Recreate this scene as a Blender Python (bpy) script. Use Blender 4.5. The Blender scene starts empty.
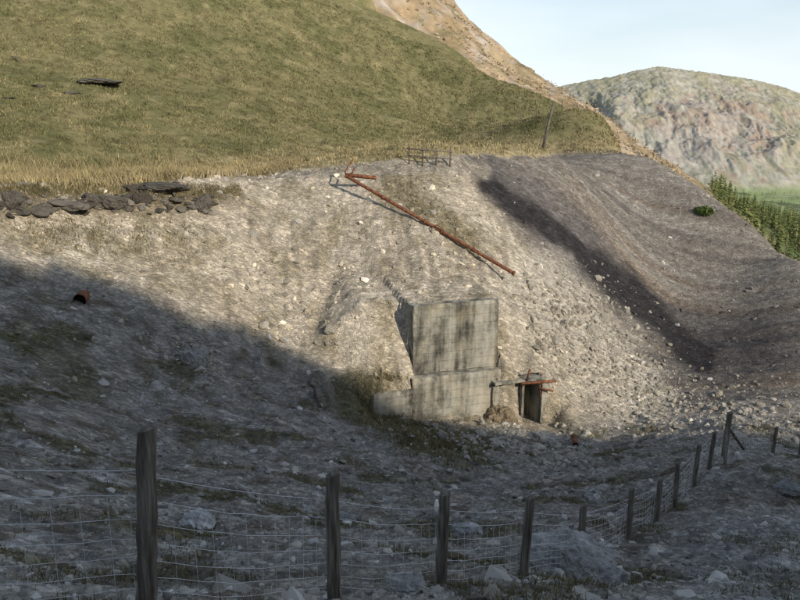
import bpy, math, numpy as np
from mathutils import Vector
rng=np.random.default_rng(7)
PITCH=math.radians(13); CP,SP=math.cos(PITCH),math.sin(PITCH); F=778.0
def P(u,v,D):
    a=(u-400)/F; b=(300-v)/F
    return np.array([a*D,(CP+b*SP)*D,(-SP+b*CP)*D])
def proj(x,y,z):
    D=np.maximum(y*CP-z*SP,0.5); Up=y*SP+z*CP
    return 400+F*x/D, 300-F*Up/D, D
# ---------- noise
def _h(ix,iy,seed):
    h=(ix.astype(np.int64)*374761393+iy.astype(np.int64)*668265263+seed*974634777)&0xffffffff
    h=((h^(h>>13))*1274126177)&0xffffffff
    h=((h^(h>>16))*2246822519)&0xffffffff
    return (h^(h>>15))/4294967296.0
def noise(x,y,seed=0):
    x=np.asarray(x,float);y=np.asarray(y,float)
    ix=np.floor(x);iy=np.floor(y);fx=x-ix;fy=y-iy
    sx=fx*fx*fx*(fx*(fx*6-15)+10);sy=fy*fy*fy*(fy*(fy*6-15)+10)
    def g(a,b):
        t=_h(ix+a,iy+b,seed)*2*np.pi
        return np.cos(t)*(fx-a)+np.sin(t)*(fy-b)
    n0=g(0,0)*(1-sx)+g(1,0)*sx; n1=g(0,1)*(1-sx)+g(1,1)*sx
    return (n0*(1-sy)+n1*sy)*1.5
def fbm(x,y,o=4,seed=0,gain=.5):
    s=0;a=1.;t=0
    for i in range(o):
        s=s+a*noise(x*2**i+13.7*i,y*2**i-7.1*i,seed+i);t+=a;a*=gain
    return s/t*1.3
def ridged(x,y,o=4,seed=0,gain=.5):
    s=0;a=1.;t=0
    for i in range(o):
        s=s+a*(1-2*np.abs(noise(x*2**i+3.3*i,y*2**i,seed+i)));t+=a;a*=gain
    return s/t
def ss(x,a,b):
    t=np.clip((x-a)/(b-a),0,1);return t*t*(3-2*t)
# ---------- TPS
def tps(pts,lam=0.0):
    pts=np.array(pts);xy=pts[:,:2];n=len(pts)
    d2=((xy[:,None]-xy[None])**2).sum(-1)
    K=.5*d2*np.log(d2+1e-9); K+=lam*np.eye(n)
    A=np.zeros((n+3,n+3));A[:n,:n]=K;A[:n,n]=1;A[:n,n+1:]=xy;A[n:,:n]=A[:n,n:].T
    w=np.linalg.solve(A,np.concatenate([pts[:,2],[0,0,0]]))
    def f(x,y):
        x=np.asarray(x,float);sh=x.shape;x=x.ravel();y=np.asarray(y,float).ravel();out=np.empty(len(x))
        for i in range(0,len(x),20000):
            X=x[i:i+20000];Y=y[i:i+20000]
            d=(X[:,None]-xy[:,0])**2+(Y[:,None]-xy[:,1])**2
            out[i:i+20000]=(.5*d*np.log(d+1e-9))@w[:n]+w[n]+w[n+1]*X+w[n+2]*Y
        return out.reshape(sh)
    return f
posts=[(-160,625,4.4),(145,618,5.0),(335,606,6.8),(439,598,8.5),(522,580,10.4),(580,566,14),(628,549,17),(655,528,19),(675,508,20),(693,488,21),(708,474,22),(723,461,23),(771,462,27),(797,471,29),(850,476,31)]
C=[P(*p) for p in posts]
cols={
0:[(188,40),(195,36),(250,33.5),(300,30.5),(350,27),(400,22),(450,17),(500,12.5),(550,9),(600,6.5)],
-150:[(195,32),(250,29),(300,26),(350,23),(400,19),(450,15),(500,11),(560,7.5)],
100:[(192,39),(240,37),(300,34),(350,31),(400,27),(450,21.5),(500,15.5),(550,10.8)],
200:[(188,43),(225,41),(300,37),(350,34.5),(400,31),(450,25),(500,18.5),(550,12.5)],
330:[(168,49.5),(200,46.8),(250,43.8),(300,41.2),(350,38.8),(385,37),(430,32),(480,24),(530,16.5),(580,10)],
400:[(300,41.0),(345,39.2),(385,37.8)],
450:[(163,51),(200,47.6),(250,44.2),(295,41.3),(420,37.5),(440,34),(480,28),(520,21),(560,14)],
560:[(159,60),(200,55),(250,50.5),(300,46.3),(350,43),(400,40.6),(430,38.5),(460,33),(500,24),(550,14.5)],
650:[(200,66),(250,60),(300,54),(350,48.5),(400,43),(430,39),(460,31),(500,23)],
750:[(262,60.3),(300,55.4),(350,48.8),(400,41),(440,32),(530,17),(590,11)],
800:[(300,53),(340,48.2),(380,43.3)],
850:[(345,46.8),(400,40.5),(450,33),(520,20),(600,11)],
1000:[(400,43),(500,24),(600,13)]}
for u,l in cols.items():
    for v,D in l: C.append(P(u,v,D))
sky=[(640,157,72),(670,170,70.6),(700,188,68),(750,225,63.6),(800,262,58.3),(860,306,52)]
for u,v,D in sky:
    C.append(P(u,v,D)); q=P(u,v,D+14);q[2]-=11;C.append(q);q=P(u,v,D+55);q[2]-=38;C.append(q)
for t in [(620,156,86),(560,153,80),(450,157,65),(450,151,86),(300,163,62),(100,179,48),(200,176,55),(0,172,43),
 (0,100,60),(0,0,84),(200,100,76),(200,0,103),(350,100,96),(350,0,135),(400,28,133),(450,55,130),(500,87,125),(545,112,119),(600,145,111),
 (300,125,78),(100,140,56),(450,110,110),(545,135,103),(0,-150,115),(200,-150,150),(-150,100,54),(-150,0,72),(-200,-150,90),(350,-150,180)]: C.append(P(*t))
for u,v,D in [(400,28,133),(450,55,130),(500,87,125),(545,112,119),(600,145,111),(640,165,105)]:
    q=P(u,v,D+35);q[2]-=16;C.append(q)
C+= [np.array(q,float) for q in [(0,0,-1.65),(-3,0,-1.5),(3,0,-1.9),(0,-5,-.9),(-8,-6,0),(8,-5,-1.5),(0,-14,4),(-15,-12,4),(15,-12,3.5),(-35,-12,4),(40,-12,0),(45,10,-9),(60,30,-16),(-25,3,-2),(-45,20,-3),(-60,50,0),(-100,60,25),(-110,150,75),(110,60,-50),(120,150,-80),(60,165,-60),(20,170,-25),(140,0,-40),(-110,-10,5)]]
base=tps(C,lam=.6)
def ray(u,v,d0=4,d1=200,f=None):
    f=f or base
    D=np.linspace(d0,d1,6000);a=P(u,v,1.0);z=f(a[0]*D,a[1]*D)
    k=np.argmax(a[2]*D<z); return a*D[k]
# ---------- portal footprint
ang=math.radians(19)
WD=np.array([math.cos(ang),math.sin(ang)]);WN=np.array([-math.sin(ang),math.cos(ang)]) # along wall, into hill
door=P(532,424,40.2)
O=P(413,373,38.6) # lower left corner of the upper block
hw=P(413,305,38.6)[2]-O[2]+ .12
wd=4.62
H=2.25
def local(x,y,o): return (x-o[0])*WD[0]+(y-o[1])*WD[1],(x-o[0])*WN[0]+(y-o[1])*WN[1]
# ---------- terrain
def geo(a,b,s0,s1):
    out=[a];s=s0;n=0
    while out[-1]<b: out.append(out[-1]+s);s=min(s*1.05,s1)
    return np.array(out[1:])
ys=np.concatenate([np.arange(-14,3,.5),np.arange(3,25,.1),np.arange(25,62,.17),geo(62,140,.25,.6),geo(140,185,.6,2)])
xr=np.concatenate([np.arange(-15,20,.12),np.arange(20,42,.2),geo(42,150,.3,4)])
xl=np.concatenate([np.arange(-44,-15,.18)]); xl2=-geo(44,125,.3,4)[::-1]
xs=np.concatenate([xl2,xl,xr])
X,Y=np.meshgrid(xs,ys)
Z0=base(X,Y)
U0,V0,D0=proj(X,Y,Z0)
gvU=[-400,0,150,220,260,330,420,520,620,700,900];gvV=[205,190,187,180,172,166,161,157,154,150,150]
warpn=fbm(X/4,Y/4,4,50)
gl=np.interp(U0,gvU,gvV)+3*warpn
grass=ss(gl-V0,-1,2.5)*ss(Y,30,34)
right=ss(U0-(V0*.78+325),-8,34)*(1-grass)*ss(V0,150,155)*(1-ss(V0,405,440))*(Y>30)
rough=1-.82*grass-.72*right
rough=rough*(1-.7*ss(Y,60,75)*1)
rough=np.clip(rough,.1,1)
big=fbm(X/6,Y/6,4,1)*.7+ridged(X/2.2,Y/2.2,4,11)*.22
med=ridged(X/.8,Y/.8,3,21)*.09+fbm(X/.35,Y/.35,3,31)*.07
near=ss(np.hypot(X,Y),3,12)
face=(1-grass)*ss(V0,170,200)*(1-ss(V0,380,410))*ss(Y,28,32)*ss(U0,150,230)
Z=Z0+rough*(big*near*.8*(1-.6*face)+med)
Z+=grass*(fbm(X/9,Y/9,3,61)*.35+fbm(X/1.1,Y/1.1,3,62)*.07)*ss(Y,36,50)
lip=np.exp(-((V0-205-6*fbm(X/2,Y/2,3,71))/9)**2)*(1-ss(U0,210,260))*(Y>25)
Z+=lip*(ridged(X/1.3,Y/1.3,3,72)*.45+np.round(fbm(X/1.1,Y/1.1,2,73)*3)/3*.4)
a0=ray(500,195);a1=ray(690,352);sd=(a1-a0)[:2];sd/=np.linalg.norm(sd)
S_=(X-a0[0])*sd[0]+(Y-a0[1])*sd[1];Q_=-(X-a0[0])*sd[1]+(Y-a0[1])*sd[0]
Z+=right*(fbm(Q_/1.6,S_/14,3,81)*.28+fbm(X/.6,Y/.6,3,82)*.06)
pale=(1-right)*(1-grass)*ss(V0,200,230)*(1-ss(V0,370,400))*ss(U0,150,250)*(Y>25)
Z+=pale*(ridged(X/1.4+Y*.1,Y/9,4,85)*.3)
wx,wy=local(X,Y,O);nz=.14*fbm(X/.7,Y/.7,3,86)
lx,ly=local(X,Y,door)
# clear the front of the walls
flo=np.interp(wx,[-2.6,-1.5,0,wd,wd+2.5],[-1.6,-1.8,-2.2,-2.55,-2.6])+O[2]+nz
lim=np.where(wx<-.25,-.55,np.where(wx<wd,-.0,-.75))
fr=ss(wy,-5,-1.8)*(wy<lim)*ss(wx,-3.6,-2.4)*(1-ss(wx,6.9,9.5))
Z=Z*(1-fr)+np.minimum(Z,flo)*fr
# fill against concrete
inr=(wx>-.05)&(wx<wd+.1)
zb=O[2]+hw-.12+nz*.6+np.maximum(wy-.5,0)*.2
Z=np.where(inr&(wy>.42)&(wy<6),np.maximum(Z,zb),Z)
Z=np.where(inr&(wy<.3)&(wy>-.6),np.minimum(Z,O[2]-.3),Z)
lo_=np.where(wy>-.5,-.30+(wy+.3)*1.75,-.65+(wy+.5)*1.35)
zl=O[2]+np.minimum(lo_,hw-.1+np.maximum(wy-1.7,0)*.2)-np.maximum(-wx-2.1,0)*.7+nz
Z=np.where((wx<=.0)&(wx>-8)&(wy>np.where(wx>-2.3,-.5,-3.))&(wy<6),np.maximum(Z,zl),Z)
Z=np.where((wx<=.0)&(wx>-3.)&(wy>-.5)&(wy<1.5),np.minimum(Z,zl+.2+np.maximum(-wx-.6,0)*1.3),Z)
zr=O[2]+hw+np.minimum(wy-2.,0)*1.4+np.maximum(wy-2.,0)*.1-np.maximum(wx-wd,0)*.5+nz
Z=np.where((wx>=wd+.05)&(wx<wd+7)&(wy>-.75)&(wy<6),np.maximum(Z,zr),Z)
above=(lx>-1.9)&(lx<.95)&(ly>.3)&(ly<6)
Z=np.where(above,np.maximum(Z,door[2]+H+.1+nz*.6+np.maximum(ly-.3,0)*.75),Z)
zrs=door[2]+H+.0+np.minimum(ly-.5,0)*.85+np.maximum(ly-.5,0)*.7-(lx-.95)*.6+nz
wrs=np.where(ly>-.1,(lx>=.6)*1.,ss(lx,.85,2.4))*(lx<7)*(ly>-3.2)*(ly<6)
Z=Z+(np.maximum(Z,zrs)-Z)*wrs
ZT=Z.copy()
cut=(np.abs(lx+.0)<.56)&(ly>-.15)&(ly<3.2)
Z=np.where(cut,door[2]-.02,Z)
apron=ss(-ly,0,.2)*ss(ly,-2.6,-1.2)*(1-ss(np.abs(lx),.8,1.6))
Z=Z*(1-apron)+np.minimum(Z,door[2]-.05)*apron
def hgrid(A,x,y):
    x=np.asarray(x,float);y=np.asarray(y,float)
    i=np.clip(np.searchsorted(xs,x)-1,0,len(xs)-2);j=np.clip(np.searchsorted(ys,y)-1,0,len(ys)-2)
    fx=np.clip((x-xs[i])/(xs[i+1]-xs[i]),0,1);fy=np.clip((y-ys[j])/(ys[j+1]-ys[j]),0,1)
    return (A[j,i]*(1-fx)+A[j,i+1]*fx)*(1-fy)+(A[j+1,i]*(1-fx)+A[j+1,i+1]*fx)*fy
def hz(x,y): return hgrid(Z,x,y)
def rayz(u,v,d0=4,d1=200): return ray(u,v,d0,d1,hz)
# ---------- colours
Uw=U0+10*fbm(X/3,Y/3,4,91);Vw=V0+8*fbm(X/3,Y/3,4,92)
def seg(p,q,w,soft=1.6):
    p=np.array(p,float);q=np.array(q,float);d=q-p;L=(d**2).sum()
    t=np.clip(((Uw-p[0])*d[0]+(Vw-p[1])*d[1])/L,0,1)
    r=np.hypot(Uw-p[0]-t*d[0],Vw-p[1]-t*d[1]);return 1-ss(r,w/soft,w*soft)
def blob(u,v,a,b): return np.exp(-((Uw-u)/a)**2-((Vw-v)/b)**2)
col=np.zeros(X.shape+(3,));col[:]=(.47,.41,.325)
def mix(c,w):
    global col
    w=np.clip(w,0,1)[...,None];col=col*(1-w)+np.array(c)*w
far=(Y>24)
mix((.34,.29,.22),.75*ss(fbm(X/5,Y/5,4,100),-.05,.4))
mix((.56,.50,.41),.65*ss(-fbm(X/4,Y/4,4,99),.05,.45))
mix((.28,.24,.165),.75*ss(fbm(X/1.5,Y/2.2,4,101),.05,.45)*(1-right))
mix((.24,.215,.165),.6*ss(fbm(X/1.0,Y/7,4,104),.05,.4)*pale)
mix((.19,.155,.10),lip*.9); 
mix((.23,.20,.135),.75*blob(60,245,130,28)*ss(fbm(X/2,Y/2,3,102),-.35,.25))
# right tip
mix((.225,.205,.18),right)
st=fbm(Q_/1.0,S_/22,4,110);st2=fbm(Q_/2.4,S_/30,3,111)
mix((.125,.115,.108),right*ss(st,.0,.4)*.6)
mix((.235,.175,.125),right*ss(st2,.1,.5)*.5)
mix((.33,.305,.27),right*ss(-st,.12,.45)*.55)
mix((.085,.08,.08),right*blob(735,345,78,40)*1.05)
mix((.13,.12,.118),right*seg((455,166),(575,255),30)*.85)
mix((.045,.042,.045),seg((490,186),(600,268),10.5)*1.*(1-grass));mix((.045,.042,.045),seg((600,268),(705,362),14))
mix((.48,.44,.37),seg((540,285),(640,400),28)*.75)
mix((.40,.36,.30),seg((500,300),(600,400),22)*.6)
mix((.24,.205,.135),seg((392,185),(470,245),13)*.7*(1-grass))
mix((.29,.26,.215),seg((250,172),(480,168),6)*.8*(1-grass))
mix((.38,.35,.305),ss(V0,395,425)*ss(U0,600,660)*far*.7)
# foreground
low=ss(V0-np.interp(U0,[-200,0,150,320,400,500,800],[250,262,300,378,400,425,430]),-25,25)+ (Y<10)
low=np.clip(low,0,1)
mix((.225,.212,.19),low*.88)  # darker ground painted inside the outline of the hill's cast shadow
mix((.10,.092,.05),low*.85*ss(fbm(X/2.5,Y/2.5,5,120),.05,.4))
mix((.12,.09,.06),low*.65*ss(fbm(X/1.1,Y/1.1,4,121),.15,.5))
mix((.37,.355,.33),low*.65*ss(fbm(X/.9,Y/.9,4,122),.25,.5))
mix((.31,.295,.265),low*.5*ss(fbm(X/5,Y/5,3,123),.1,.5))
mix((.10,.09,.045),seg((355,400),(470,450),22)*.8)
mix((.10,.095,.05),seg((30,340),(90,390),18)*.6)
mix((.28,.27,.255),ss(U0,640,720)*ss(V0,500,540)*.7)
# grass
n1=fbm(X/7,Y/7,4,130)[...,None];n2=fbm(X/2.2,Y/3,4,131)[...,None];n4=fbm(X/.8,Y/.8,3,132)[...,None]
g1=np.array((.185,.168,.085));g2=np.array((.135,.132,.062));g3=np.array((.32,.265,.15))
gcol=g1+(g2-g1)*ss(n1+.4*n2,-.2,.5)
foot=ss((V0-(gl-30-8*warpn)),0,26)[...,None]
gcol=gcol+(g3-gcol)*np.clip(foot*.85+.4*ss(-n2,.1,.6),0,1)
gcol=gcol*(1-.25*ss(n4,.15,.5))
terr=ridged(X/14+.3*n1[...,0],Z0/1.1,3,140)[...,None]
gcol*=1+.2*terr
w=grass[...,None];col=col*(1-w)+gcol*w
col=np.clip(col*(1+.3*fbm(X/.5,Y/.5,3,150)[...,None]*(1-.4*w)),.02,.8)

def mk(name,verts,faces,mat,smooth=False,cols=None,attrs=None):
    me=bpy.data.meshes.new(name);verts=np.asarray(verts,np.float32);faces=np.asarray(faces,np.int32)
    k=faces.shape[1];me.vertices.add(len(verts));me.vertices.foreach_set('co',verts.ravel())
    me.loops.add(faces.size);me.loops.foreach_set('vertex_index',faces.ravel())
    me.polygons.add(len(faces));me.polygons.foreach_set('loop_start',np.arange(0,faces.size,k,dtype=np.int32))
    me.polygons.foreach_set('loop_total',np.full(len(faces),k,np.int32))
    me.polygons.foreach_set('use_smooth',np.full(len(faces),smooth))
    if cols is not None:
        a=me.color_attributes.new('Col','FLOAT_COLOR','POINT')
        a.data.foreach_set('color',np.concatenate([cols,np.ones((len(cols),1))],1).astype(np.float32).ravel())
    for n,d in (attrs or {}).items():
        a=me.attributes.new(n,'FLOAT','POINT');a.data.foreach_set('value',d.astype(np.float32).ravel())
    me.update(calc_edges=True);me.validate()
    me.materials.append(mat)
    o=bpy.data.objects.new(name,me);bpy.context.scene.collection.objects.link(o);return o
def gridf(nr,nc):
    i=np.arange(nr*nc).reshape(nr,nc)
    return np.stack([i[:-1,:-1],i[:-1,1:],i[1:,1:],i[1:,:-1]],-1).reshape(-1,4)
# ---------- materials
def newmat(name,rough=.9):
    m=bpy.data.materials.new(name);m.use_nodes=True;nt=m.node_tree;b=nt.nodes['Principled BSDF']
    b.inputs['Roughness'].default_value=rough;b.inputs['Specular IOR Level'].default_value=.1
    return m,nt,b
def nd(nt,t,**k):
    n=nt.nodes.new(t)
    for a,v in k.items():
        if a in n.inputs.keys(): n.inputs[a].default_value=v
        else: setattr(n,a,v)
    return n
def mth(nt,op,a,b=None,c=None):
    n=nt.nodes.new('ShaderNodeMath');n.operation=op
    for i,q in enumerate((a,b,c)):
        if q is None: continue
        if isinstance(q,(int,float)): n.inputs[i].default_value=q
        else: nt.links.new(q,n.inputs[i])
    return n.outputs[0]
def mulcol(nt,c,f):
    n=nt.nodes.new('ShaderNodeVectorMath');n.operation='SCALE';nt.links.new(c,n.inputs[0])
    if isinstance(f,(int,float)): n.inputs['Scale'].default_value=f
    else: nt.links.new(f,n.inputs['Scale'])
    return n.outputs[0]
def terrain_mat():
    m,nt,b=newmat('scree_and_turf',.95);L=nt.links;b.inputs['Specular IOR Level'].default_value=0.
    tc=nd(nt,'ShaderNodeTexCoord');at=nd(nt,'ShaderNodeAttribute',attribute_name='Col');sc=nd(nt,'ShaderNodeAttribute',attribute_name='scree')
    sx=nd(nt,'ShaderNodeSeparateXYZ');L.new(tc.outputs['Object'],sx.inputs[0]);cb=nd(nt,'ShaderNodeCombineXYZ')
    L.new(mth(nt,'ADD',sx.outputs[0],mth(nt,'MULTIPLY',sx.outputs[2],.35)),cb.inputs[0]);L.new(mth(nt,'ADD',sx.outputs[1],sx.outputs[2]),cb.inputs[1])
    v1=nd(nt,'ShaderNodeTexVoronoi',Scale=3.6,voronoi_dimensions='2D');v2=nd(nt,'ShaderNodeTexVoronoi',Scale=11.0,voronoi_dimensions='2D')
    n1=nd(nt,'ShaderNodeTexNoise',Scale=1.5,Detail=4.0,Roughness=.7,noise_dimensions='2D');n2=nd(nt,'ShaderNodeTexNoise',Scale=13.0,Detail=3.0,Roughness=.8,noise_dimensions='2D')
    for n in (v1,v2,n1,n2): L.new(cb.outputs[0],n.inputs['Vector'])
    s1=nd(nt,'ShaderNodeSeparateColor');L.new(v1.outputs['Color'],s1.inputs[0]);s2=nd(nt,'ShaderNodeSeparateColor');L.new(v2.outputs['Color'],s2.inputs[0])
    stones=mth(nt,'ADD',mth(nt,'MULTIPLY',mth(nt,'POWER',s1.outputs[0],6.0),.4),mth(nt,'MULTIPLY',mth(nt,'POWER',s2.outputs[0],3.0),.7))
    stones=mth(nt,'ADD',stones,.76)
    sm=mth(nt,'ADD',mth(nt,'MULTIPLY',mth(nt,'SUBTRACT',stones,1.0),sc.outputs['Fac']),1.0)
    f=mth(nt,'MULTIPLY',sm,mth(nt,'ADD',mth(nt,'MULTIPLY',n1.outputs['Fac'],1.3),.35))
    f=mth(nt,'MULTIPLY',f,mth(nt,'ADD',mth(nt,'MULTIPLY',n2.outputs['Fac'],1.6),.2))
    L.new(mulcol(nt,at.outputs['Color'],f),b.inputs['Base Color'])
    amp=mth(nt,'POWER',n1.outputs['Fac'],3.0)
    h=mth(nt,'ADD',mth(nt,'MULTIPLY',mth(nt,'MULTIPLY',v1.outputs['Distance'],amp),-.4),mth(nt,'MULTIPLY',mth(nt,'MULTIPLY',v2.outputs['Distance'],n1.outputs['Fac']),-.09))
    h=mth(nt,'ADD',mth(nt,'MULTIPLY',h,sc.outputs['Fac']),mth(nt,'MULTIPLY',n2.outputs['Fac'],.075))
    bp=nd(nt,'ShaderNodeBump',Strength=.9,Distance=1.0);L.new(h,bp.inputs['Height']);L.new(bp.outputs['Normal'],b.inputs['Normal'])
    return m
def attr_mat(name,nscale=12,amp=.8,rough=.9,bump=.02,det=3.):
    m,nt,b=newmat(name,rough);L=nt.links
    tc=nd(nt,'ShaderNodeTexCoord');at=nd(nt,'ShaderNodeAttribute',attribute_name='Col')
    n=nd(nt,'ShaderNodeTexNoise',Scale=float(nscale),Detail=det,Roughness=.7);L.new(tc.outputs['Object'],n.inputs['Vector'])
    f=mth(nt,'ADD',mth(nt,'MULTIPLY',n.outputs['Fac'],amp*2),1-amp)
    L.new(mulcol(nt,at.outputs['Color'],f),b.inputs['Base Color'])
    if bump:
        bp=nd(nt,'ShaderNodeBump',Strength=.8,Distance=bump*10);L.new(n.outputs['Fac'],bp.inputs['Height']);L.new(bp.outputs['Normal'],b.inputs['Normal'])
    return m
def plain_attr(name):
    m,nt,b=newmat(name,.95);at=nd(nt,'ShaderNodeAttribute',attribute_name='Col');tc=nd(nt,'ShaderNodeTexCoord')
    n=nd(nt,'ShaderNodeTexNoise',Scale=.5,Detail=0.,noise_dimensions='2D');nt.links.new(tc.outputs['Object'],n.inputs['Vector'])
    nt.links.new(mulcol(nt,at.outputs['Color'],mth(nt,'ADD',mth(nt,'MULTIPLY',n.outputs['Fac'],.6),.7)),b.inputs['Base Color']);return m
def ramp_mat(name,stops,scale=(1,1,1),nscale=3.,rough=.9,bump=.1,detail=5.):
    m,nt,b=newmat(name,rough);L=nt.links
    tc=nd(nt,'ShaderNodeTexCoord');mp=nd(nt,'ShaderNodeMapping');mp.inputs['Scale'].default_value=scale
    L.new(tc.outputs['Object'],mp.inputs['Vector'])
    n=nd(nt,'ShaderNodeTexNoise',Scale=nscale,Detail=detail,Roughness=.65);L.new(mp.outputs[0],n.inputs['Vector'])
    r=nd(nt,'ShaderNodeValToRGB');cr=r.color_ramp
    while len(cr.elements)<len(stops): cr.elements.new(.5)
    for e,(p,c) in zip(cr.elements,stops): e.position=p;e.color=(*c,1)
    L.new(n.outputs['Fac'],r.inputs[0]);L.new(r.outputs[0],b.inputs['Base Color'])
    bp=nd(nt,'ShaderNodeBump',Strength=.7,Distance=bump);L.new(n.outputs['Fac'],bp.inputs['Height']);L.new(bp.outputs['Normal'],b.inputs['Normal'])
    return m
MT=terrain_mat()
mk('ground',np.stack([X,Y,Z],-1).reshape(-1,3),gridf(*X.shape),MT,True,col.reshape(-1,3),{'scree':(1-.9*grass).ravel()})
# overburden over the adit roof (the ground sheet is opened for the tunnel)
pa,pb_=np.meshgrid(np.linspace(-.80,.85,16),np.linspace(.55,3.6,26))
ox=door[0]+pa*WD[0]+pb_*WN[0];oy=door[1]+pa*WD[1]+pb_*WN[1]
oz=hgrid(ZT,ox,oy)+.012
oz=np.maximum(oz,door[2]+H+.22)
mk('adit_overburden',np.stack([ox,oy,oz],-1).reshape(-1,3),gridf(*ox.shape),MT,True,np.stack([hgrid(col[...,i],ox,oy) for i in range(3)],-1).reshape(-1,3),{'scree':np.ones(ox.size)})

# ---------- stones
import bmesh
def ico(sub):
    bm=bmesh.new();bmesh.ops.create_icosphere(bm,subdivisions=sub,radius=1)
    v=np.array([q.co[:] for q in bm.verts]);f=np.array([[w.index for w in q.verts] for q in bm.faces]);bm.free();return v,f
def rockvar(v):
    v0=v;v=v.copy()
    for _ in range(9):
        n=rng.normal(size=3);n/=np.linalg.norm(n);d=rng.uniform(.45,.8)
        k=v@n;v-=np.where(k>d,k-d,0)[:,None]*n
    if len(v)>60:
        o=rng.uniform(0,50);v+=v0*(fbm(v[:,0]*2.2+v[:,2]+o,v[:,1]*2.2-v[:,2]+o,4,77,.6)*.22)[:,None]
    else: v*=1+rng.uniform(-.1,.1,(len(v),1))
    v*=rng.uniform(.6,1.3,3)*np.array([1,1,.75]);return v
def rots(n):
    q=rng.normal(size=(n,4));q/=np.linalg.norm(q,axis=1)[:,None];w,x,y,z=q.T
    return np.stack([1-2*(y*y+z*z),2*(x*y-z*w),2*(x*z+y*w),2*(x*y+z*w),1-2*(x*x+z*z),2*(y*z-x*w),2*(x*z-y*w),2*(y*z+x*w),1-2*(x*x+y*y)],-1).reshape(n,3,3)
def stones(name,pos,size,cols,mat,sub=1,flat=.8):
    v0,f0=ico(sub);var=np.stack([rockvar(v0) for _ in range(14)])
    n=len(pos);V=var[rng.integers(0,14,n)]
    V=np.einsum('nij,nkj->nki',rots(n),V)*size[:,None,None]
    V[...,2]*=flat;V+=pos[:,None]
    Fc=(f0[None]+np.arange(n)[:,None,None]*len(v0)).reshape(-1,3)
    return mk(name,V.reshape(-1,3),Fc,mat,False,np.repeat(cols,len(v0),0))
MS=attr_mat('stone',11,.7,.95,.02,4.)
MSs=plain_attr('gravel')
def scat(n,y0,y1,wid=.72):
    y=y0*(y1/y0)**rng.random(n)
    x=rng.uniform(-1,1,n)*(y*wid+3);return x,y
def interp_grid(A,x,y):
    i=np.clip(np.searchsorted(xs,x)-1,0,len(xs)-2);j=np.clip(np.searchsorted(ys,y)-1,0,len(ys)-2);return A[j,i]
def rcols(n,c0,c1):
    t=rng.random((n,1))**1.5;return (np.array(c0)*(1-t)+np.array(c1)*t)*rng.uniform(.85,1.15,(n,1))
def clearw(x,y):
    a,b=local(x,y,door);c,d=local(x,y,O)
    return ~((np.abs(a)<.8)&(b>-1)&(b<4))&~((c>-.3)&(c<wd+.1)&(d>-.9)&(d<.5))&~((a>-2.3)&(a<.9)&(b>-.5)&(b<.4))
x,y=scat(50000,3.5,70,.66);g=interp_grid(grass,x,y);rt=interp_grid(right,x,y)
cl=fbm(x/1.7,y/1.7,3,200)+rng.normal(0,.35,len(x))
k=(g<.3)&(cl>-.1)&(rng.random(len(x))>rt*.5)&clearw(x,y);x,y=x[k],y[k]
n=len(x);dist=np.hypot(x,y)
size=.016*np.exp(rng.normal(0,.7,n))*(1+dist*.07);size=np.clip(size,.012,.28)
c=interp_grid(col,x,y)*rng.uniform(.65,1.6,(n,1))
k=rng.random(n)<.08;c[k]=rcols(k.sum(),(.33,.32,.30),(.5,.48,.44))
stones('scree_stones',np.stack([x,y,hz(x,y)],-1),size,c,MSs,1)
def uvscat(n,p,q,w):
    t=rng.random(n);uv=np.array(p)+(np.array(q)-np.array(p))*t[:,None]+rng.normal(0,1,(n,2))*np.array(w);return uv
D_=np.geomspace(5,110,500)
def rayfast(uv):
    out=[]
    for u,v in uv:
        a=P(u,v,1.);z=hz(a[0]*D_,a[1]*D_);k=np.argmax(a[2]*D_<z);out.append(a*D_[k] if k>0 else [0,0,-50])
    return np.array(out)
def put(p): p=np.array(p);p=p[p[:,2]>-40];p[:,2]=hz(p[:,0],p[:,1]);return p[clearw(p[:,0],p[:,1])]
uv=np.concatenate([uvscat(1500,(560,290),(655,405),20),uvscat(600,(640,400),(780,425),18),uvscat(250,(520,300),(560,370),16),uvscat(200,(230,240),(330,330),30),uvscat(160,(190,345),(215,375),10),uvscat(400,(500,440),(580,455),12),uvscat(260,(420,430),(500,440),10)])
p=put(rayfast(uv))
stones('scree_blocks',p,.105*np.exp(rng.normal(0,.5,len(p))),rcols(len(p),(.30,.27,.22),(.54,.50,.43)),MS,2)
uv=np.concatenate([uvscat(80,(-10,206),(215,206),(2,6)),uvscat(50,(90,203),(130,206),(6,3)),uvscat(40,(125,190),(185,190),(5,2)),uvscat(24,(0,204),(20,208),(4,5)),uvscat(20,(200,203),(206,208),(4,5)),uvscat(16,(55,203),(72,208),(4,4))])
p=put(rayfast(uv))
stones('rock_outcrop',p,.25*np.exp(rng.normal(0,.45,len(p))),rcols(len(p),(.085,.075,.06),(.26,.235,.20)),MS,3,.6)
uv=np.concatenate([uvscat(90,(555,575),(620,592),(14,8)),uvscat(80,(440,535),(480,530),(12,8)),uvscat(160,(0,500),(300,560),(40,30)),uvscat(160,(300,500),(700,540),(40,20)),uvscat(70,(380,590),(520,590),(14,6)),uvscat(160,(100,430),(420,480),(50,25)),uvscat(60,(560,470),(640,500),(30,12)),uvscat(80,(640,560),(790,580),(20,14))])
p=put(rayfast(uv))
stones('foreground_rubble',p-[0,0,.02],.0032*np.linalg.norm(p,axis=1)*np.exp(np.clip(rng.normal(0.0,.55,len(p)),-2,.7)),rcols(len(p),(.14,.135,.125),(.36,.35,.33)),MS,3,.8)
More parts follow.
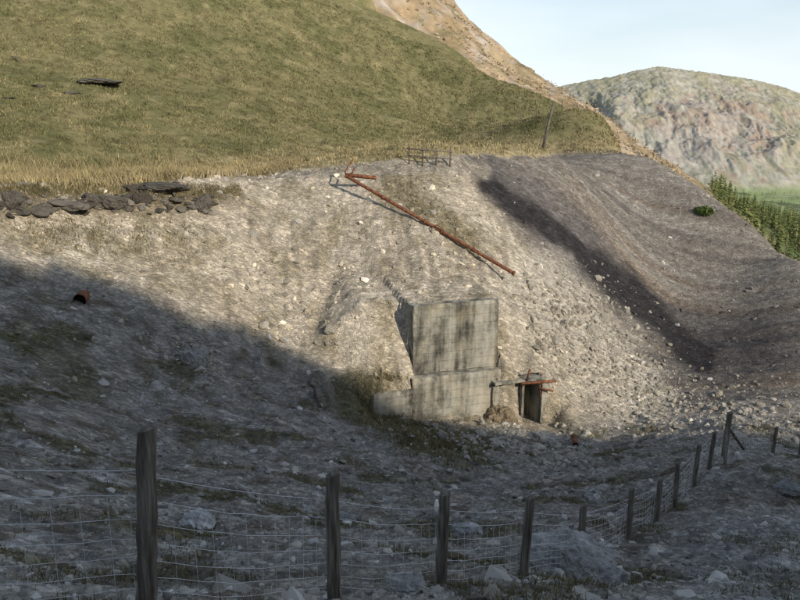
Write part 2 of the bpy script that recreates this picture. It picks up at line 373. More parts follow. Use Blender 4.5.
def boulder(name,u,v,wpx,c,flat=.8,seed=0,hgt=1.0):
    b=rayz(u,v);s=wpx/2*np.linalg.norm(b)/F
    v0,f0=ico(5);V=v0.copy();r=np.random.default_rng(seed+int(u))
    for _ in range(18):
        n=r.normal(size=3);n/=np.linalg.norm(n);d=r.uniform(.5,.85);kk=V@n;V-=np.where(kk>d,kk-d,0)[:,None]*n
    V+=v0*((ridged(V[:,0]*2+V[:,2]*1.7,V[:,1]*2+V[:,2],5,int(u),.6)*.15+fbm(V[:,0]*7+V[:,2]*3,V[:,1]*7-V[:,2]*4,3,int(u)+3)*.06))[:,None]
    V*=np.array([1,.85,flat])*s/.85;V[:,2]+=s*flat*.2*hgt
    cc=np.array(c)*(1+.5*fbm(v0[:,0]*2+v0[:,2],v0[:,1]*2,3,int(v)))[:,None]
    o=mk(name,V,f0,MS,False,cc);o.location=b;return o
for t in [(200,525,32,(.55,.55,.54),.85),(572,577,78,(.40,.39,.37),.9),(612,584,42,(.33,.32,.31),.7),(405,590,36,(.37,.36,.34),.85),(468,532,28,(.46,.46,.45),.6),(196,364,24,(.33,.32,.3),1.0),
          (155,190,50,(.12,.11,.095),.2),(110,205,30,(.14,.125,.105),.5),(203,206,15,(.15,.13,.11),1.2),(10,206,22,(.14,.125,.105),.9),
          (90,560,22,(.24,.235,.22),.6),(548,442,30,(.38,.36,.32),.6),(790,492,34,(.24,.24,.23),.45),(345,520,16,(.28,.27,.26),.7)]:
    boulder('boulder',*t[:4],t[4])
boulder('rock_pillar',324,402,22,(.22,.2,.17),2.0,3,.6)
boulder('rock_pillar',318,385,16,(.25,.23,.19),1.6,5,.8)

# ---------- helper geometry
def empty(name,loc=(0,0,0)):
    e=bpy.data.objects.new(name,None);e.location=loc;bpy.context.scene.collection.objects.link(e);return e
def tube(path,r,n=8,jit=0.,caps=True):
    path=np.array(path,float);V=[];Fs=[]
    r=np.broadcast_to(np.asarray(r,float),(len(path),))
    for i,p in enumerate(path):
        d=path[min(i+1,len(path)-1)]-path[max(i-1,0)];d/=np.linalg.norm(d)
        up=np.array([0,0,1.]) if abs(d[2])<.9 else np.array([1.,0,0])
        a=np.cross(d,up);a/=np.linalg.norm(a);b=np.cross(d,a)
        for k in range(n):
            t=2*np.pi*k/n;V.append(p+(a*np.cos(t)+b*np.sin(t))*r[i]*(1+jit*rng.uniform(-1,1)))
    for i in range(len(path)-1):
        for k in range(n): Fs.append([i*n+k,i*n+(k+1)%n,(i+1)*n+(k+1)%n,(i+1)*n+k])
    if caps:
        m=len(V);V.append(path[0]);V.append(path[-1])
        for k in range(n):
            Fs.append([m,(k+1)%n,k,k]);q=(len(path)-1)*n;Fs.append([m+1,q+k,q+(k+1)%n,q+(k+1)%n])
    return np.array(V),Fs
def meshpy(name,V,Fs,mat,parent=None,smooth=False):
    me=bpy.data.meshes.new(name);me.from_pydata([tuple(map(float,v)) for v in V],[],[list(dict.fromkeys(map(int,f))) for f in Fs])
    me.validate();me.materials.append(mat)
    for p in me.polygons:p.use_smooth=smooth
    o=bpy.data.objects.new(name,me);bpy.context.scene.collection.objects.link(o)
    if parent:o.parent=parent
    return o
def tubes(name,lst,mat,parent=None,smooth=True,caps=True):
    V=[];Fs=[];o=0
    for path,r,n,j in lst:
        v,f=tube(path,r,n,j,caps);V.append(v);Fs+=[[i+o for i in q] for q in f];o+=len(v)
    return meshpy(name,np.concatenate(V),Fs,mat,parent,smooth)
MW=ramp_mat('weathered_wood',[(.3,(.05,.042,.034)),(.5,(.13,.115,.095)),(.7,(.26,.24,.205))],(14,14,1.0),2.,.9,.03)
MWire=newmat('galvanised_wire',.6)[0];MWire.node_tree.nodes['Principled BSDF'].inputs['Base Color'].default_value=(.56,.57,.58,1)
MR=ramp_mat('rusty_iron',[(.3,(.06,.028,.018)),(.5,(.17,.07,.038)),(.7,(.28,.14,.085))],(1,1,1),5.,.85,.03)
# ---------- stock fence
fence=empty('wire_fence')
pb=[]
ph=[1.25,1.30,1.25,1.2,1.2,1.2,1.25,1.2,1.25,1.25,1.25,1.5,1.3,1.3,1.2]
leans={1:(.10,0),2:(0,0),3:(.05,0),4:(.07,.0)}
for i,(u,v,D) in enumerate(posts):
    q=P(u,v,D);q[2]=hz(q[0],q[1]);h=ph[i]
    top=max(P(u,v,D)[2],q[2]-.1)+h
    rl=rng.normal(0,.03,2);lean=leans.get(i,rl);r=.062 if i!=11 else .085
    if i==1: r=.062
    path=[[q[0]+lean[0]*s+rng.normal(0,.004),q[1]+lean[1]*s,q[2]-.3+(top-q[2]+.3)*s] for s in np.linspace(0,1,14)]
    V,Fs=tube(path,np.linspace(r*1.05,r*.95,14)*(1+rng.normal(0,.02,14)),14,.035)
    V[-1][2]+=.012; V[-16:-2,2]+=(V[-16:-2,0]-path[-1][0])*.35
    meshpy('post_%d'%i,V,Fs,MW,fence,False)
    pb.append(np.array([q[0],q[1],top-h]))
W=[]
hs=[.06,.17,.28,.40,.53,.67,.84]
for i in range(len(pb)-1):
    a,b=pb[i],pb[i+1];L=np.linalg.norm((b-a)[:2]);d=np.linalg.norm(a+b)/2
    sp=.15 if d<13 else .22;n=max(3,int(L/sp));t=np.linspace(0,1,n+1)
    r=.0022 if d<9 else (.0027 if d<16 else .0031)
    base_=a+(b-a)*t[:,None]
    off=np.array([-(b-a)[1],(b-a)[0]])/max(L,.01)
    bul=.04*np.sin(t*9+i)+rng.normal(0,.006,n+1)
    sag=-.05*np.sin(np.pi*t)
    pts=[]
    for hh in hs:
        q=base_.copy();q[:,2]+=hh+sag+rng.normal(0,.004,n+1);q[:,:2]+=off*(bul*(1-hh)+.05)[:,None];pts.append(q);W.append((q,r*(1.15 if hh>.8 else 1),4,0))
    for k in range(0,n+1): W.append(([pts[j][k] for j in range(len(hs))],r*.95,3,0))
    q=base_.copy();q[:,2]+=1.0+sag*.6;q[:,:2]+=off*.05;W.append((q,r*1.2,4,0))
tubes('wire_netting',W,MWire,fence,False)
c=pb[11];tubes('brace_strut',[([c+[0,0,1.1],c+[-.5,-1.3,.05]],.045,8,.05),([c+[0,0,1.1],c+[1.0,.9,-.05]],.045,8,.05)],MW,fence)
MWh=newmat('white_plastic',.5)[0];MWh.node_tree.nodes['Principled BSDF'].inputs['Base Color'].default_value=(.75,.75,.73,1)
c=pb[3];V,Fs=tube([c+[-.045,-.07,1.04],c+[-.04,-.075,1.1],c+[-.04,-.07,1.16]],[.018,.026,.016],8);meshpy('insulator',V,Fs,MWh,fence)

# ---------- concrete
def concrete():
    m,nt,b=newmat('weathered_concrete',.92);L=nt.links
    tc=nd(nt,'ShaderNodeTexCoord')
    mp=nd(nt,'ShaderNodeMapping');mp.inputs['Scale'].default_value=(2.2,2.2,.25);L.new(tc.outputs['Object'],mp.inputs['Vector'])
    s=nd(nt,'ShaderNodeTexNoise',Scale=.8,Detail=5.,Roughness=.65);L.new(mp.outputs[0],s.inputs['Vector'])
    n=nd(nt,'ShaderNodeTexNoise',Scale=.9,Detail=9.,Roughness=.72);L.new(tc.outputs['Object'],n.inputs['Vector'])
    n3=nd(nt,'ShaderNodeTexNoise',Scale=.8,Detail=3.);L.new(tc.outputs['Object'],n3.inputs['Vector'])
    sx=nd(nt,'ShaderNodeSeparateXYZ');L.new(tc.outputs['Object'],sx.inputs[0])
    board=mth(nt,'FRACT',mth(nt,'MULTIPLY',sx.outputs[2],2.2));seam=mth(nt,'LESS_THAN',board,.04)
    r=nd(nt,'ShaderNodeValToRGB');cr=r.color_ramp;cr.elements[0].position=.38;cr.elements[0].color=(.045,.043,.036,1);cr.elements[1].position=.62;cr.elements[1].color=(.40,.38,.33,1)
    e=cr.elements.new(.46);e.color=(.15,.143,.12,1);e=cr.elements.new(.53);e.color=(.28,.27,.23,1)
    f=mth(nt,'ADD',mth(nt,'MULTIPLY',s.outputs['Fac'],.5),mth(nt,'MULTIPLY',n.outputs['Fac'],.5));L.new(f,r.inputs[0])
    mx=nd(nt,'ShaderNodeMix');mx.data_type='RGBA'
    w_=mth(nt,'MULTIPLY',mth(nt,'SUBTRACT',n3.outputs['Fac'],.48),1.6);cl=nd(nt,'ShaderNodeClamp');L.new(w_,cl.inputs[0]);L.new(cl.outputs[0],mx.inputs[0]);L.new(r.outputs[0],mx.inputs[6]);mx.inputs[7].default_value=(.36,.29,.17,1)
    c=mulcol(nt,mx.outputs[2],mth(nt,'SUBTRACT',1.0,mth(nt,'MULTIPLY',seam,.25)));L.new(c,b.inputs['Base Color'])
    h=mth(nt,'SUBTRACT',mth(nt,'MULTIPLY',n.outputs['Fac'],.1),mth(nt,'MULTIPLY',seam,.01))
    bp=nd(nt,'ShaderNodeBump',Strength=.9,Distance=1.);L.new(h,bp.inputs['Height']);L.new(bp.outputs['Normal'],b.inputs['Normal'])
    return m
MC=concrete()
def box(name,o,x0,x1,y0,y1,z0,z1,mat,parent=None,nx=None,jit=.02,seg=.3):
    bm=bmesh.new();bmesh.ops.create_cube(bm,size=1)
    for v in bm.verts:v.co=Vector(((v.co.x+.5),(v.co.y+.5),(v.co.z+.5)))
    L=[x1-x0,y1-y0,z1-z0]
    bmesh.ops.subdivide_edges(bm,edges=bm.edges[:],cuts=max(2,min(14,int(max(L)/seg))),use_grid_fill=True)
    for v in bm.verts:
        c=v.co;edge=sum([min(c[i],1-c[i])<1e-4 for i in range(3)])
        k=jit*(3 if edge>=2 else .6)
        q=[x0+c.x*L[0],y0+c.y*L[1],z0+c.z*L[2]]
        cen=[(x0+x1)/2,(y0+y1)/2,(z0+z1)/2]
        q=[q[i]-(1 if q[i]>cen[i] else -1)*abs(rng.normal(0,k*.5)) for i in range(3)]
        v.co=Vector((q[0]*WD[0]+q[1]*WN[0],q[0]*WD[1]+q[1]*WN[1],q[2]))
    me=bpy.data.meshes.new(name);bm.to_mesh(me);bm.free();me.materials.append(mat)
    ob=bpy.data.objects.new(name,me);ob.location=o;bpy.context.scene.collection.objects.link(ob)
    if parent: ob.parent=parent;ob.location=Vector(o)-parent.location
    return ob
wall=empty('concrete_wall',O)
box('upper_wall',O,0,wd,0,.55,-.1,hw,MC,wall)
box('wall_side_return',O,-.01,.5,.56,3.2,-1.2,hw-.04,MC,wall)
box('lower_wall',O,-.25,wd-.05,-.6,.5,-3.2,-.12,MC,wall)
box('footing_wall',O,-2.3,-.26,-.7,.3,-3.2,-.62,MC,wall)
# ---------- adit portal
po=empty('mine_adit_portal',door);d=door
MD=ramp_mat('dark_rock',[(.3,(.02,.02,.02)),(.7,(.06,.055,.05))],(1,1,1),2.,.9,.1)  # very dark rock colour for tunnel roof and back
box('left_wall',d,-2.1,-.62,.35,.8,-.8,H-.12,MC,po)
box('left_jamb',d,-.6,-.44,.1,3.4,-.5,H-.02,MC,po)
box('right_jamb',d,.42,.80,-.1,3.4,-.5,H-.02,MC,po)
box('roof_slab',d,-2.1,.85,.12,1.0,H+.005,H+.17,MC,po)
box('tunnel_roof',d,-.62,.82,1.02,3.6,H+.005,H+.2,MD,po)
box('tunnel_back',d,-.43,.41,3.05,3.3,-.3,H,MD,po)
def wl(x,y,z): return np.array([d[0]+x*WD[0]+y*WN[0],d[1]+x*WD[1]+y*WN[1],d[2]+z])
lt=tubes('rusty_lintel',[([wl(-.75,-.02,H+.03),wl(1.2,-.08,H-.02)],.075,6,.08),([wl(-.35,.1,H+.1),wl(-.25,.0,H+.75)],.045,6,.1),([wl(.2,-.15,H-.25),wl(.95,-.35,H-.45)],.05,6,.1),([wl(.3,-.1,H),wl(.35,-.12,H-.8)],.035,6,.1)],MR,None);lt.parent=po;lt.location=-Vector(d)
V0_,F0_=ico(5);V=V0_*[.95,.9,1.25];V=V+V0_*(fbm(V0_[:,0]*2,V0_[:,1]*2+V0_[:,2],5,5,.6)*.35)[:,None]
hp=mk('earth_heap',V,F0_,attr_mat('earth',5,.6),False,np.tile(np.array([[.19,.15,.10]]),(len(V),1)));hp.location=wl(-1.75,.25,-.15)
# ---------- rusty pipe
A=rayz(347,198,20);B=rayz(513,296,20)
n=40;t=np.linspace(0,1,n)[:,None];line=A+(B-A)*t
exc=hz(line[:,0],line[:,1])-line[:,2]
lift=np.max(exc);print('LIFT',lift,A,B,exc[::4].round(2))
line[:,2]+=min(max(lift-.02,.1),1.3)
pipe=empty('rusty_pipe')
tubes('pipe_run',[(line,.10,10,.02)],MR,pipe)
fl=[]
for k in (0,9,19,30,39):
    dd=(B-A)/np.linalg.norm(B-A);fl.append(([line[k]-dd*.05,line[k]+dd*.05],.14,12,0))
tubes('flanges',fl,MR,pipe)
p0=line[0]
tubes('elbow_frame',[([p0+[0,0,0],p0+[-.1,.1,.25],p0+[.1,.3,.6],p0+[.4,.4,1.0]],.05,8,.05),([p0+[-.1,0,.08],p0+[1.75,.3,-.12]],.12,4,.02),([p0+[.2,0,0],p0+[.5,.2,.5]],.05,6,.05)],MR,pipe)
hc=line[22]-[0,0,.05]
th=np.linspace(0,2*np.pi,18);tubes('pipe_bracket_ring',[([hc+[.3*np.cos(a)-.1,-.2,.32*np.sin(a)+.0] for a in th],.03,6,0)],MR,pipe)
MK=newmat('bore_shade',1.)[0];MK.node_tree.nodes['Principled BSDF'].inputs['Base Color'].default_value=(.01,.009,.008,1)  # near-black disc stands in for the shade inside open pipes
def openpipe(name,q,dr,r,L):
    e=empty(name,q);dr=np.array(dr,float);dr/=np.linalg.norm(dr)
    tubes('shell',[([-dr*.05,dr*L],[r,r],14,.02),([dr*L,dr*.0],[r*.85,r*.85],14,.0)],MR,e,caps=False)
    tubes('rim',[([-dr*.06,-dr*.04],[r,r*.99],14,0)],MR,e,caps=False);tubes('shade_disc',[([dr*.12,dr*.14],[r*.86,r*.86],14,0)],MK,e)
openpipe('old_pipe_end',rayz(80,304)+[0,0,.16],(-.15,1,.02),.27,.8)
openpipe('drain_pipe',rayz(575,446)+[0,-.1,.12],(.1,1,.1),.13,.8)
# ---------- timber barrier on bench
bar=empty('timber_barrier')
L1=rayz(409,164,45);L2=P(450,166,np.linalg.norm(L1)*.99);L2[2]=hz(L2[0],L2[1])
ln=[]
for s in (0,.33,.66,1): 
    q=L1+(L2-L1)*s;q[2]=hz(q[0],q[1]);ln.append(([q+[0,0,-.2],q+[.03,0,1.1]],.055,8,.05))
for hh in (.55,.98): ln.append(([L1+[-.15,-.06,hh],L2+[.15,-.06,hh-.05]],.045,6,.05))
tubes('rails_and_posts',ln,MW,bar)
q=rayz(542,151,60);hp_=45*np.linalg.norm(q)/F;tubes('telegraph_pole',[([q+[0,0,-.3],q+[.35,0,hp_*.5],q+[.75,0,hp_]],[.13,.11,.09],8,.02)],MW)
bf=empty('boundary_fence');ln=[]
tops=[]
for u in (460,482,500,520,535,560,575,592,607,622):
    q=P(u,154.5,88);q[2]=hz(q[0],q[1]);ln.append(([q+[0,0,-.3],q+[0,0,1.2]],.06,6,.05));tops.append(q+[0,0,1.1])
for i in range(len(tops)-1):
    for z in (0,-.4,-.75): ln.append(([tops[i]+[0,0,z],tops[i+1]+[0,0,z]],.012,3,0))
tubes('posts_and_wire',ln,MW,bf)
for u,v,w in [(95,82,40),(70,93,18),(38,86,16),(8,98,12)]:
    boulder('stone_slab',u,v,w,(.16,.15,.13),.16,0,.4)
q=rayz(17,62);tubes('old_wooden_post',[([q,q+[.05,0,.8]],.06,6,.05),([q+[-.5,0,.5],q+[.1,0,.45]],.05,6,.05)],MW)

# ---------- grass
def blades(name,x,y,hgt,wid,cols,mat,nb=6,spread=.12):
    n=len(x);x=np.repeat(x,nb)+rng.normal(0,spread,n*nb);y=np.repeat(y,nb)+rng.normal(0,spread,n*nb)
    h=np.repeat(hgt,nb)*rng.uniform(.5,1.2,n*nb);w=np.repeat(wid,nb);z=hz(x,y)-.02
    a=rng.uniform(0,2*np.pi,n*nb);dx=np.cos(a)*w;dy=np.sin(a)*w
    lx=rng.normal(0,.4,n*nb)*h;ly=rng.normal(0,.4,n*nb)*h
    V=np.stack([np.stack([x-dx,y-dy,z],-1),np.stack([x+dx,y+dy,z],-1),np.stack([x+lx,y+ly,z+h],-1)],1).reshape(-1,3)
    return mk(name,V,np.arange(len(V)).reshape(-1,3),mat,False,np.repeat(np.repeat(cols,nb,0)*rng.uniform(.8,1.2,(n*nb,1)),3,0))
MG=plain_attr('dry_grass')
y=rng.uniform(38,135,110000)**1.0;x=rng.uniform(-1,.62,len(y))*(y*.56+2);g=interp_grid(grass,x,y)
cl=fbm(x/1.3,y/1.3,3,300)+.5*fbm(x/5,y/5,2,301);k=(g>.35)&(cl>-.1);x,y=x[k],y[k]
c=interp_grid(col,x,y)*rng.uniform(.6,1.3,(len(x),1))
U_,V_,_d=proj(x,y,hz(x,y));ft=ss(V_,np.interp(U_,gvU,gvV)-22,np.interp(U_,gvU,gvV)-3)*(1-ss(U_,230,300))
c=c*(1-ft[:,None]*.5)+np.array((.38,.30,.16))*ft[:,None]*.5
blades('hillside_grass',x,y,.12+.14*rng.random(len(x))+.30*ft,.02+.0005*y,c,MG,4,.16)
x,y=scat(8000,37,60,.6);g=interp_grid(grass,x,y);U_,V_,_d=proj(x,y,hz(x,y));k=(g>.3)&(V_>158)&(U_<300);x,y=x[k],y[k]
blades('tall_dry_grass',x,y,.35+.3*rng.random(len(x)),np.full(len(x),.02),rcols(len(x),(.22,.18,.09),(.42,.34,.19)),MG,6,.14)
x,y=scat(34000,3.6,56,.64);g=interp_grid(grass,x,y);rt=interp_grid(right,x,y);cl=fbm(x/2.5,y/2.5,5,120)
k=(g<.3)&(cl>.12)&(rt<.3)&(rng.random(len(x))<.6)&clearw(x,y);x,y=x[k],y[k]
blades('moorland_tufts',x,y,.05+.09*rng.random(len(x)),.004+.0006*y,rcols(len(x),(.09,.085,.04),(.23,.19,.10)),MG,7,.07)
uv=np.concatenate([uvscat(700,(365,405),(465,450),12),uvscat(140,(395,185),(470,245),9),uvscat(900,(0,193),(240,192),3),uvscat(250,(20,235),(200,240),12)])
p=rayfast(uv);p=p[(p[:,1]>20)&(p[:,1]<60)];p=p[clearw(p[:,0],p[:,1])]
blades('bank_grass',p[:,0],p[:,1],.12+.18*rng.random(len(p)),np.full(len(p),.02),rcols(len(p),(.11,.10,.05),(.27,.22,.12)),MG,8,.12)
def bush(name,c,r,n,cols):
    d=rng.normal(size=(n,3));d/=np.linalg.norm(d,axis=1)[:,None];p=c+d*r*(rng.random((n,1))**.4)*(1+.3*noise(d[:,0]*2,d[:,1]*2,9))[:,None]
    a=rng.normal(0,.09,(n,3));b=rng.normal(0,.09,(n,3))
    V=np.stack([p,p+a,p+b],1).reshape(-1,3);return mk(name,V,np.arange(len(V)).reshape(-1,3),attr_mat(name+'_leaf',3,.4,.8,0),False,np.repeat(rcols(n,*cols),3,0))
q=rayz(704,213,40);bush('gorse_bush',q+[0,0,.15],np.array([.8,.7,.4]),1300,((.05,.08,.02),(.13,.17,.05)))

# ---------- sun + shadow hill behind viewer
S=np.array([.60,-.68,.43]);S/=np.linalg.norm(S)
bd=[(0,262),(70,275),(140,300),(200,322),(250,330),(320,378),(400,408),(500,430),(600,440),(700,440),(800,436)]
R=[ray(u,v,8) for u,v in bd]
R=[R[0]+(R[0]-R[2])*s for s in (6,3,1)]+R+[R[-1]+(R[-1]-R[-3])*s for s in (.7,2,5)]
R=np.array(R);tt=np.linspace(0,1,len(R));T=np.linspace(0,1,260)
R=np.stack([np.interp(T,tt,R[:,i]) for i in range(3)],-1)+S*125
R[:,2]+=fbm(T*40,T*0+.5,4,400)*1.6
offs=np.concatenate([-np.geomspace(1,140,30)[::-1],[0],np.geomspace(1,70,40)])
rows=[]
for o in offs:
    q=R.copy();q[:,1]+=o;q[:,2]-=abs(o)*(.98 if o>0 else .5)
    if o!=0:q[:,2]+=fbm(q[:,0]/9,q[:,1]/9,4,410)*min(abs(o)*.12,1.5)-min(abs(o)*.12,1.5)
    rows.append(q)
G=np.stack(rows)
bad=G[...,1]>-8;G[...,2]=np.where(bad,np.minimum(G[...,2],-12),G[...,2])
cc=np.tile(np.array([[.14,.125,.07]]),(G.shape[0]*G.shape[1],1))
mk('fellside',G.reshape(-1,3),gridf(G.shape[0],G.shape[1]),MT,True,cc,{'scree':np.full(len(cc),.3)})
# ---------- mid terrain
C2=[P(*t) for t in [(440,0,230),(400,-60,230),(480,35,230),(530,86,225),(575,106,225),(625,144,215),(665,168,208),(710,198,200),(480,75,205),(440,60,200),(560,125,190),(620,160,185),
 (760,262,195),(800,290,190),(900,305,190),(1100,320,200),(760,226,330),(800,226,400),(900,230,400),(1100,255,400),(800,250,290),(900,266,290),(720,213,300),(735,210,400)]]
C2+=[np.array(q,float) for q in [(-150,300,60),(0,330,10),(60,330,-20),(150,500,-80),(300,520,-110),(-150,600,-60),(0,500,-60),(0,800,-175),(400,800,-175),(-400,800,-175),(800,800,-175),(-400,400,30),(-400,150,60),(-150,200,60),(-100,120,-10),(0,120,-40),(60,110,-60),(120,110,-60),(300,100,-80),(600,100,-175),(600,400,-150)]]
f2=tps(C2,2.)
x2=np.linspace(-420,700,560);y2=np.linspace(120,900,430);X2,Y2=np.meshgrid(x2,y2);Z2=f2(X2,Y2)
sw=1-ss(X2,80,110)
Z2+=fbm(X2/40,Y2/40,4,500)*2.5+(ridged(X2/16,Y2/16,5,501,.7)*3.6-.8)*ss(Y2,150,190)*(.3+.7*sw);Z2=np.maximum(Z2,-178)
nn=fbm(X2/18,Y2/18,5,505,.6)[...,None];n3=fbm(X2/6,Y2/6,4,506,.75)[...,None];n5=fbm(X2/2.6,Y2/2.6,2,508)[...,None]
c2=np.array((.30,.22,.13))+(np.array((.40,.30,.20))-np.array((.30,.22,.13)))*ss(nn,-.3,.3)
c2=c2+(np.array((.18,.16,.09))-c2)*ss(n3,-.05,.3)*.75
c2=c2+(np.array((.46,.42,.37))-c2)*ss(-n3-.4*n5,.12,.4)*.75
c2=c2*(1+.5*n5)
wr=ss(X2,80,110)[...,None];c2=c2*(1-wr)+np.array((.09,.12,.05))*wr
lo=ss(-Z2,120,170)[...,None];c2=c2*(1-lo)+np.array((.14,.22,.08))*lo
M2=attr_mat('bracken_slope',.5,.6,.95,.1,5.)
mk('spur_hillside',np.stack([X2,Y2,Z2],-1).reshape(-1,3),gridf(*X2.shape),M2,True,np.clip(c2,.02,.8).reshape(-1,3))
px=rng.uniform(0,80,13000);py=rng.uniform(170,250,13000);k=fbm(px/9,py/9,3,520)+rng.normal(0,.3,len(px))>-.05;px,py=px[k],py[k]
i_=np.clip(np.searchsorted(x2,px)-1,0,558);j_=np.clip(np.searchsorted(y2,py)-1,0,428)
stones('spur_rocks_and_heather',np.stack([px,py,Z2[j_,i_]+.02],-1),.22*np.exp(rng.normal(0,.5,len(px))),rcols(len(px),(.22,.17,.10),(.46,.38,.28)),MSs,1)
# ---------- forest
def trees(name,px,py,pz,h,mat,cols,nl=70):
    n=len(px);tot=n*nl;t=rng.random(tot)**.8;hh=np.repeat(h,nl)
    a=rng.uniform(0,2*np.pi,tot);rad=(1-t)*.25*hh*rng.uniform(.45,1.15,tot)+.02*hh
    cx=np.repeat(px,nl)+np.cos(a)*rad*.5;cy=np.repeat(py,nl)+np.sin(a)*rad*.5;cz=np.repeat(pz,nl)+hh*(.1+.88*t)
    ra=np.stack([np.cos(a),np.sin(a),np.full(tot,-.35)],-1)*rad[:,None]*.75
    ta=np.stack([-np.sin(a),np.cos(a),np.zeros(tot)],-1)*(.045*hh)[:,None]
    c=np.stack([cx,cy,cz],-1)
    V=np.stack([c-ra*.6,c+ta+ra*.2,c+ra,c-ta+ra*.2],1).reshape(-1,3)
    tr=np.stack([np.stack([px-.02*h,py,pz-1],-1),np.stack([px+.02*h,py,pz-1],-1),np.stack([px+.002*h,py,pz+h*.97],-1),np.stack([px-.002*h,py,pz+h*.97],-1)],1).reshape(-1,3)
    cl=np.repeat(np.repeat(cols,nl,0)*rng.uniform(.7,1.3,(tot,1)),4,0);ct=np.tile([[.08,.06,.04]],(n*4,1))
    V=np.concatenate([V,tr]);return mk(name,V,np.arange(len(V)).reshape(-1,4),mat,False,np.concatenate([cl,ct]))
MF=plain_attr('conifer_needles')
n=3400;D=rng.uniform(175,430,n);u=rng.uniform(700,960,n);px=(u-400)/F*D;py=D*.97;k=px>72;px,py=px[k],py[k];n=len(px);pz=f2(px,py)
trees('conifer_forest',px,py,pz,rng.uniform(3.5,8,n)*rng.choice([1,1,.7],n),MF,rcols(n,(.09,.13,.04),(.30,.31,.12)),50)
# ---------- valley floor and far mountain
xg=np.linspace(-4000,5000,60);yg=np.linspace(60,7000,50);Xg,Yg=np.meshgrid(xg,yg)
MV=ramp_mat('valley_pasture',[(.38,(.14,.17,.09)),(.46,(.30,.36,.16)),(.54,(.22,.27,.13)),(.62,(.34,.37,.2))],(.008,.004,.006),1.,.95,.1,3.)
mk('valley_floor',np.stack([Xg,Yg,np.full(Xg.shape,-176.)],-1).reshape(-1,3),gridf(*Xg.shape),MV,True)
x3=np.concatenate([np.linspace(-1500,250,90),np.linspace(260,2300,700)]);y3=np.linspace(1850,4200,440);X3,Y3=np.meshgrid(x3,y3)
cu=[-1500,300,440,500,545,575,600,620,645,670,700,740,770,800,850,950,1200,1600];cv=[150,130,115,105,91,84,80,75,70,73,77,83,91,102,112,120,110,130]
Uc=400+F*X3/(Y3/.99)
Hc=np.array([P(u,v,1.)[2] for u,v in zip(cu,cv)]);Hs=np.interp(Uc,cu,Hc)*2750
pr=np.clip((Y3-1950)/800,0,1)**.85*np.where(Y3>2750,1-ss(Y3,2750,4200)*.9,1)
Z3=-180+(Hs+180)*pr
am=np.clip(pr*(1-pr)*4,0,1)
wx3=X3+60*fbm(X3/200,Y3/200,3,620)
Z3+=am*(fbm(wx3/420,Y3/500,4,601,.55)*60+ridged(wx3/150,Y3/420,6,604,.65)*30-14)+(pr>.05)*ridged(X3/50,Y3/50,4,603,.7)*8*np.clip(pr*3,0,1)
U3,V3,_=proj(X3,Y3,Z3)
Z3-=26*np.exp(-((U3-592)/16)**2-((V3-108)/10)**2)
r1=fbm(X3/160,Y3/200,6,610,.7)[...,None];r2=fbm(X3/45,Y3/90,6,611,.7)[...,None];r3=ridged(wx3/80,Y3/200,5,612,.65)[...,None];r4=fbm(X3/18,Y3/26,3,613,.7)[...,None]
c3=np.array((.25,.235,.13))+(np.array((.32,.29,.18))-np.array((.25,.235,.13)))*ss(r1,-.2,.3)
redm=(np.exp(-((U3-715)/80)**2-((V3-130)/40)**2))[...,None]
c3=c3+(np.array((.29,.18,.13))-c3)*ss(r2+.9*redm,.25,.7)*.8
gm=(np.exp(-((U3-670)/60)**2-((V3-150)/28)**2))[...,None]
c3=c3+(np.array((.36,.345,.32))-c3)*ss(r3+.5*r4+.5*gm,.35,.8)*.6
c3=c3+(np.array((.14,.14,.10))-c3)*ss(-r2-.5*r4,.15,.5)*.5
dk=(np.exp(-((U3-588)/17)**2-((V3-106)/9)**2))[...,None];c3=c3*(1-.5*np.clip(dk*1.3,0,1))  # relief shadow of the upper-left hollow painted into the mountain colour
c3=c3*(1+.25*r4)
hzc=np.array((.36,.37,.35));c3=c3*.72+hzc*.28  # aerial haze blended into the base colour
lw=ss(-Z3,155,176)[...,None];c3=c3*(1-lw)+np.array((.22,.27,.14))*lw
M3=attr_mat('mountain',.04,.45,1.,0,4.)
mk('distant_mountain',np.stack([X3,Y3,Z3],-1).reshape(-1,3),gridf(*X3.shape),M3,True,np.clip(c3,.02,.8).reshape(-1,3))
n=4200;px=rng.uniform(500,1350,n);py=rng.uniform(1300,2080,n);k=(np.abs(fbm(px/130,py/130,3,700))<.10)|(fbm(px/90,py/90,3,701)>.28);px,py=px[k],py[k];n=len(px)
trees('valley_trees',px,py,np.full(n,-177.),rng.uniform(7,13,n),MF,rcols(n,(.07,.10,.06),(.13,.17,.10)),20)

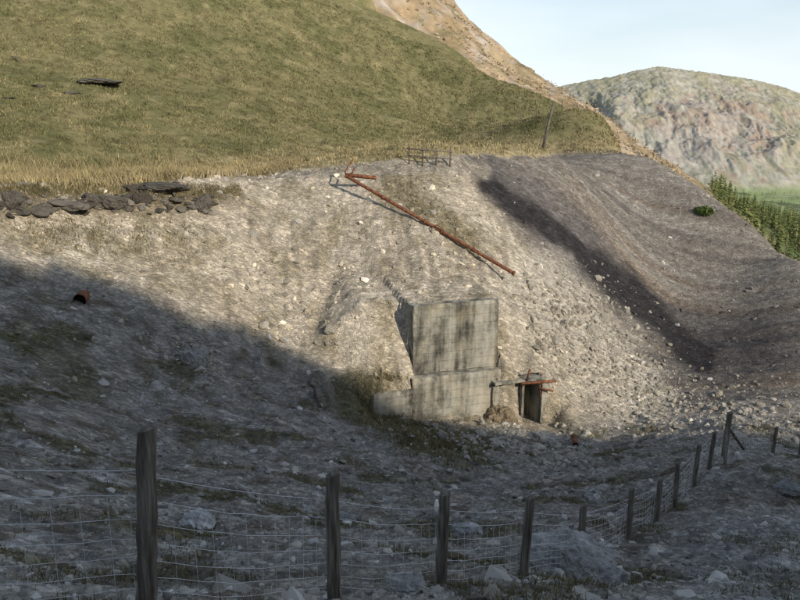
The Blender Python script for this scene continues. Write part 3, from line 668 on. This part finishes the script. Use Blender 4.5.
# ---------- light, sky, camera
sc=bpy.context.scene
w=bpy.data.worlds.new('World');sc.world=w;w.use_nodes=True;nt=w.node_tree;bg=nt.nodes['Background'];L=nt.links
sk=nt.nodes.new('ShaderNodeTexSky');sk.sky_type='NISHITA';sk.sun_disc=False;el=math.asin(S[2]);sk.sun_elevation=el;sk.sun_rotation=math.atan2(S[0],S[1]);sk.air_density=1.0;sk.dust_density=1.0;sk.altitude=300
tc=nt.nodes.new('ShaderNodeTexCoord');sx=nt.nodes.new('ShaderNodeSeparateXYZ');L.new(tc.outputs['Generated'],sx.inputs[0])
nz_=nt.nodes.new('ShaderNodeTexNoise');nz_.inputs['Scale'].default_value=3.0;nz_.inputs['Detail'].default_value=5;mp=nt.nodes.new('ShaderNodeMapping');mp.inputs['Scale'].default_value=(1,1,4);L.new(tc.outputs['Generated'],mp.inputs[0]);L.new(mp.outputs[0],nz_.inputs['Vector'])
hz1=nt.nodes.new('ShaderNodeMapRange');L.new(sx.outputs[2],hz1.inputs[0]);hz1.inputs[1].default_value=.0;hz1.inputs[2].default_value=.5;hz1.inputs[3].default_value=.8;hz1.inputs[4].default_value=.15
fc=mth(nt,'ADD',hz1.outputs[0],mth(nt,'MULTIPLY',mth(nt,'SUBTRACT',nz_.outputs['Fac'],.5),1.1));cl=nt.nodes.new('ShaderNodeClamp');L.new(fc,cl.inputs[0])
mx=nt.nodes.new('ShaderNodeMix');mx.data_type='RGBA';L.new(cl.outputs[0],mx.inputs[0]);L.new(sk.outputs[0],mx.inputs[6]);mx.inputs[7].default_value=(6.6,7.2,7.6,1)
L.new(mx.outputs[2],bg.inputs[0]);bg.inputs[1].default_value=.145
sl=bpy.data.lights.new('sun','SUN');sl.energy=4.4;sl.angle=math.radians(.5);sl.color=(1,.90,.74)
so=bpy.data.objects.new('sun',sl);so.rotation_euler=Vector(S).to_track_quat('Z','Y').to_euler();sc.collection.objects.link(so)
cd=bpy.data.cameras.new('camera');cd.sensor_width=36;cd.lens=F/800*36;cd.clip_end=20000;cd.clip_start=.05
co=bpy.data.objects.new('camera',cd);co.rotation_euler=(math.pi/2-PITCH,0,0);sc.collection.objects.link(co);sc.camera=co
sc.view_settings.view_transform='Standard';sc.view_settings.look='None';sc.view_settings.exposure=0
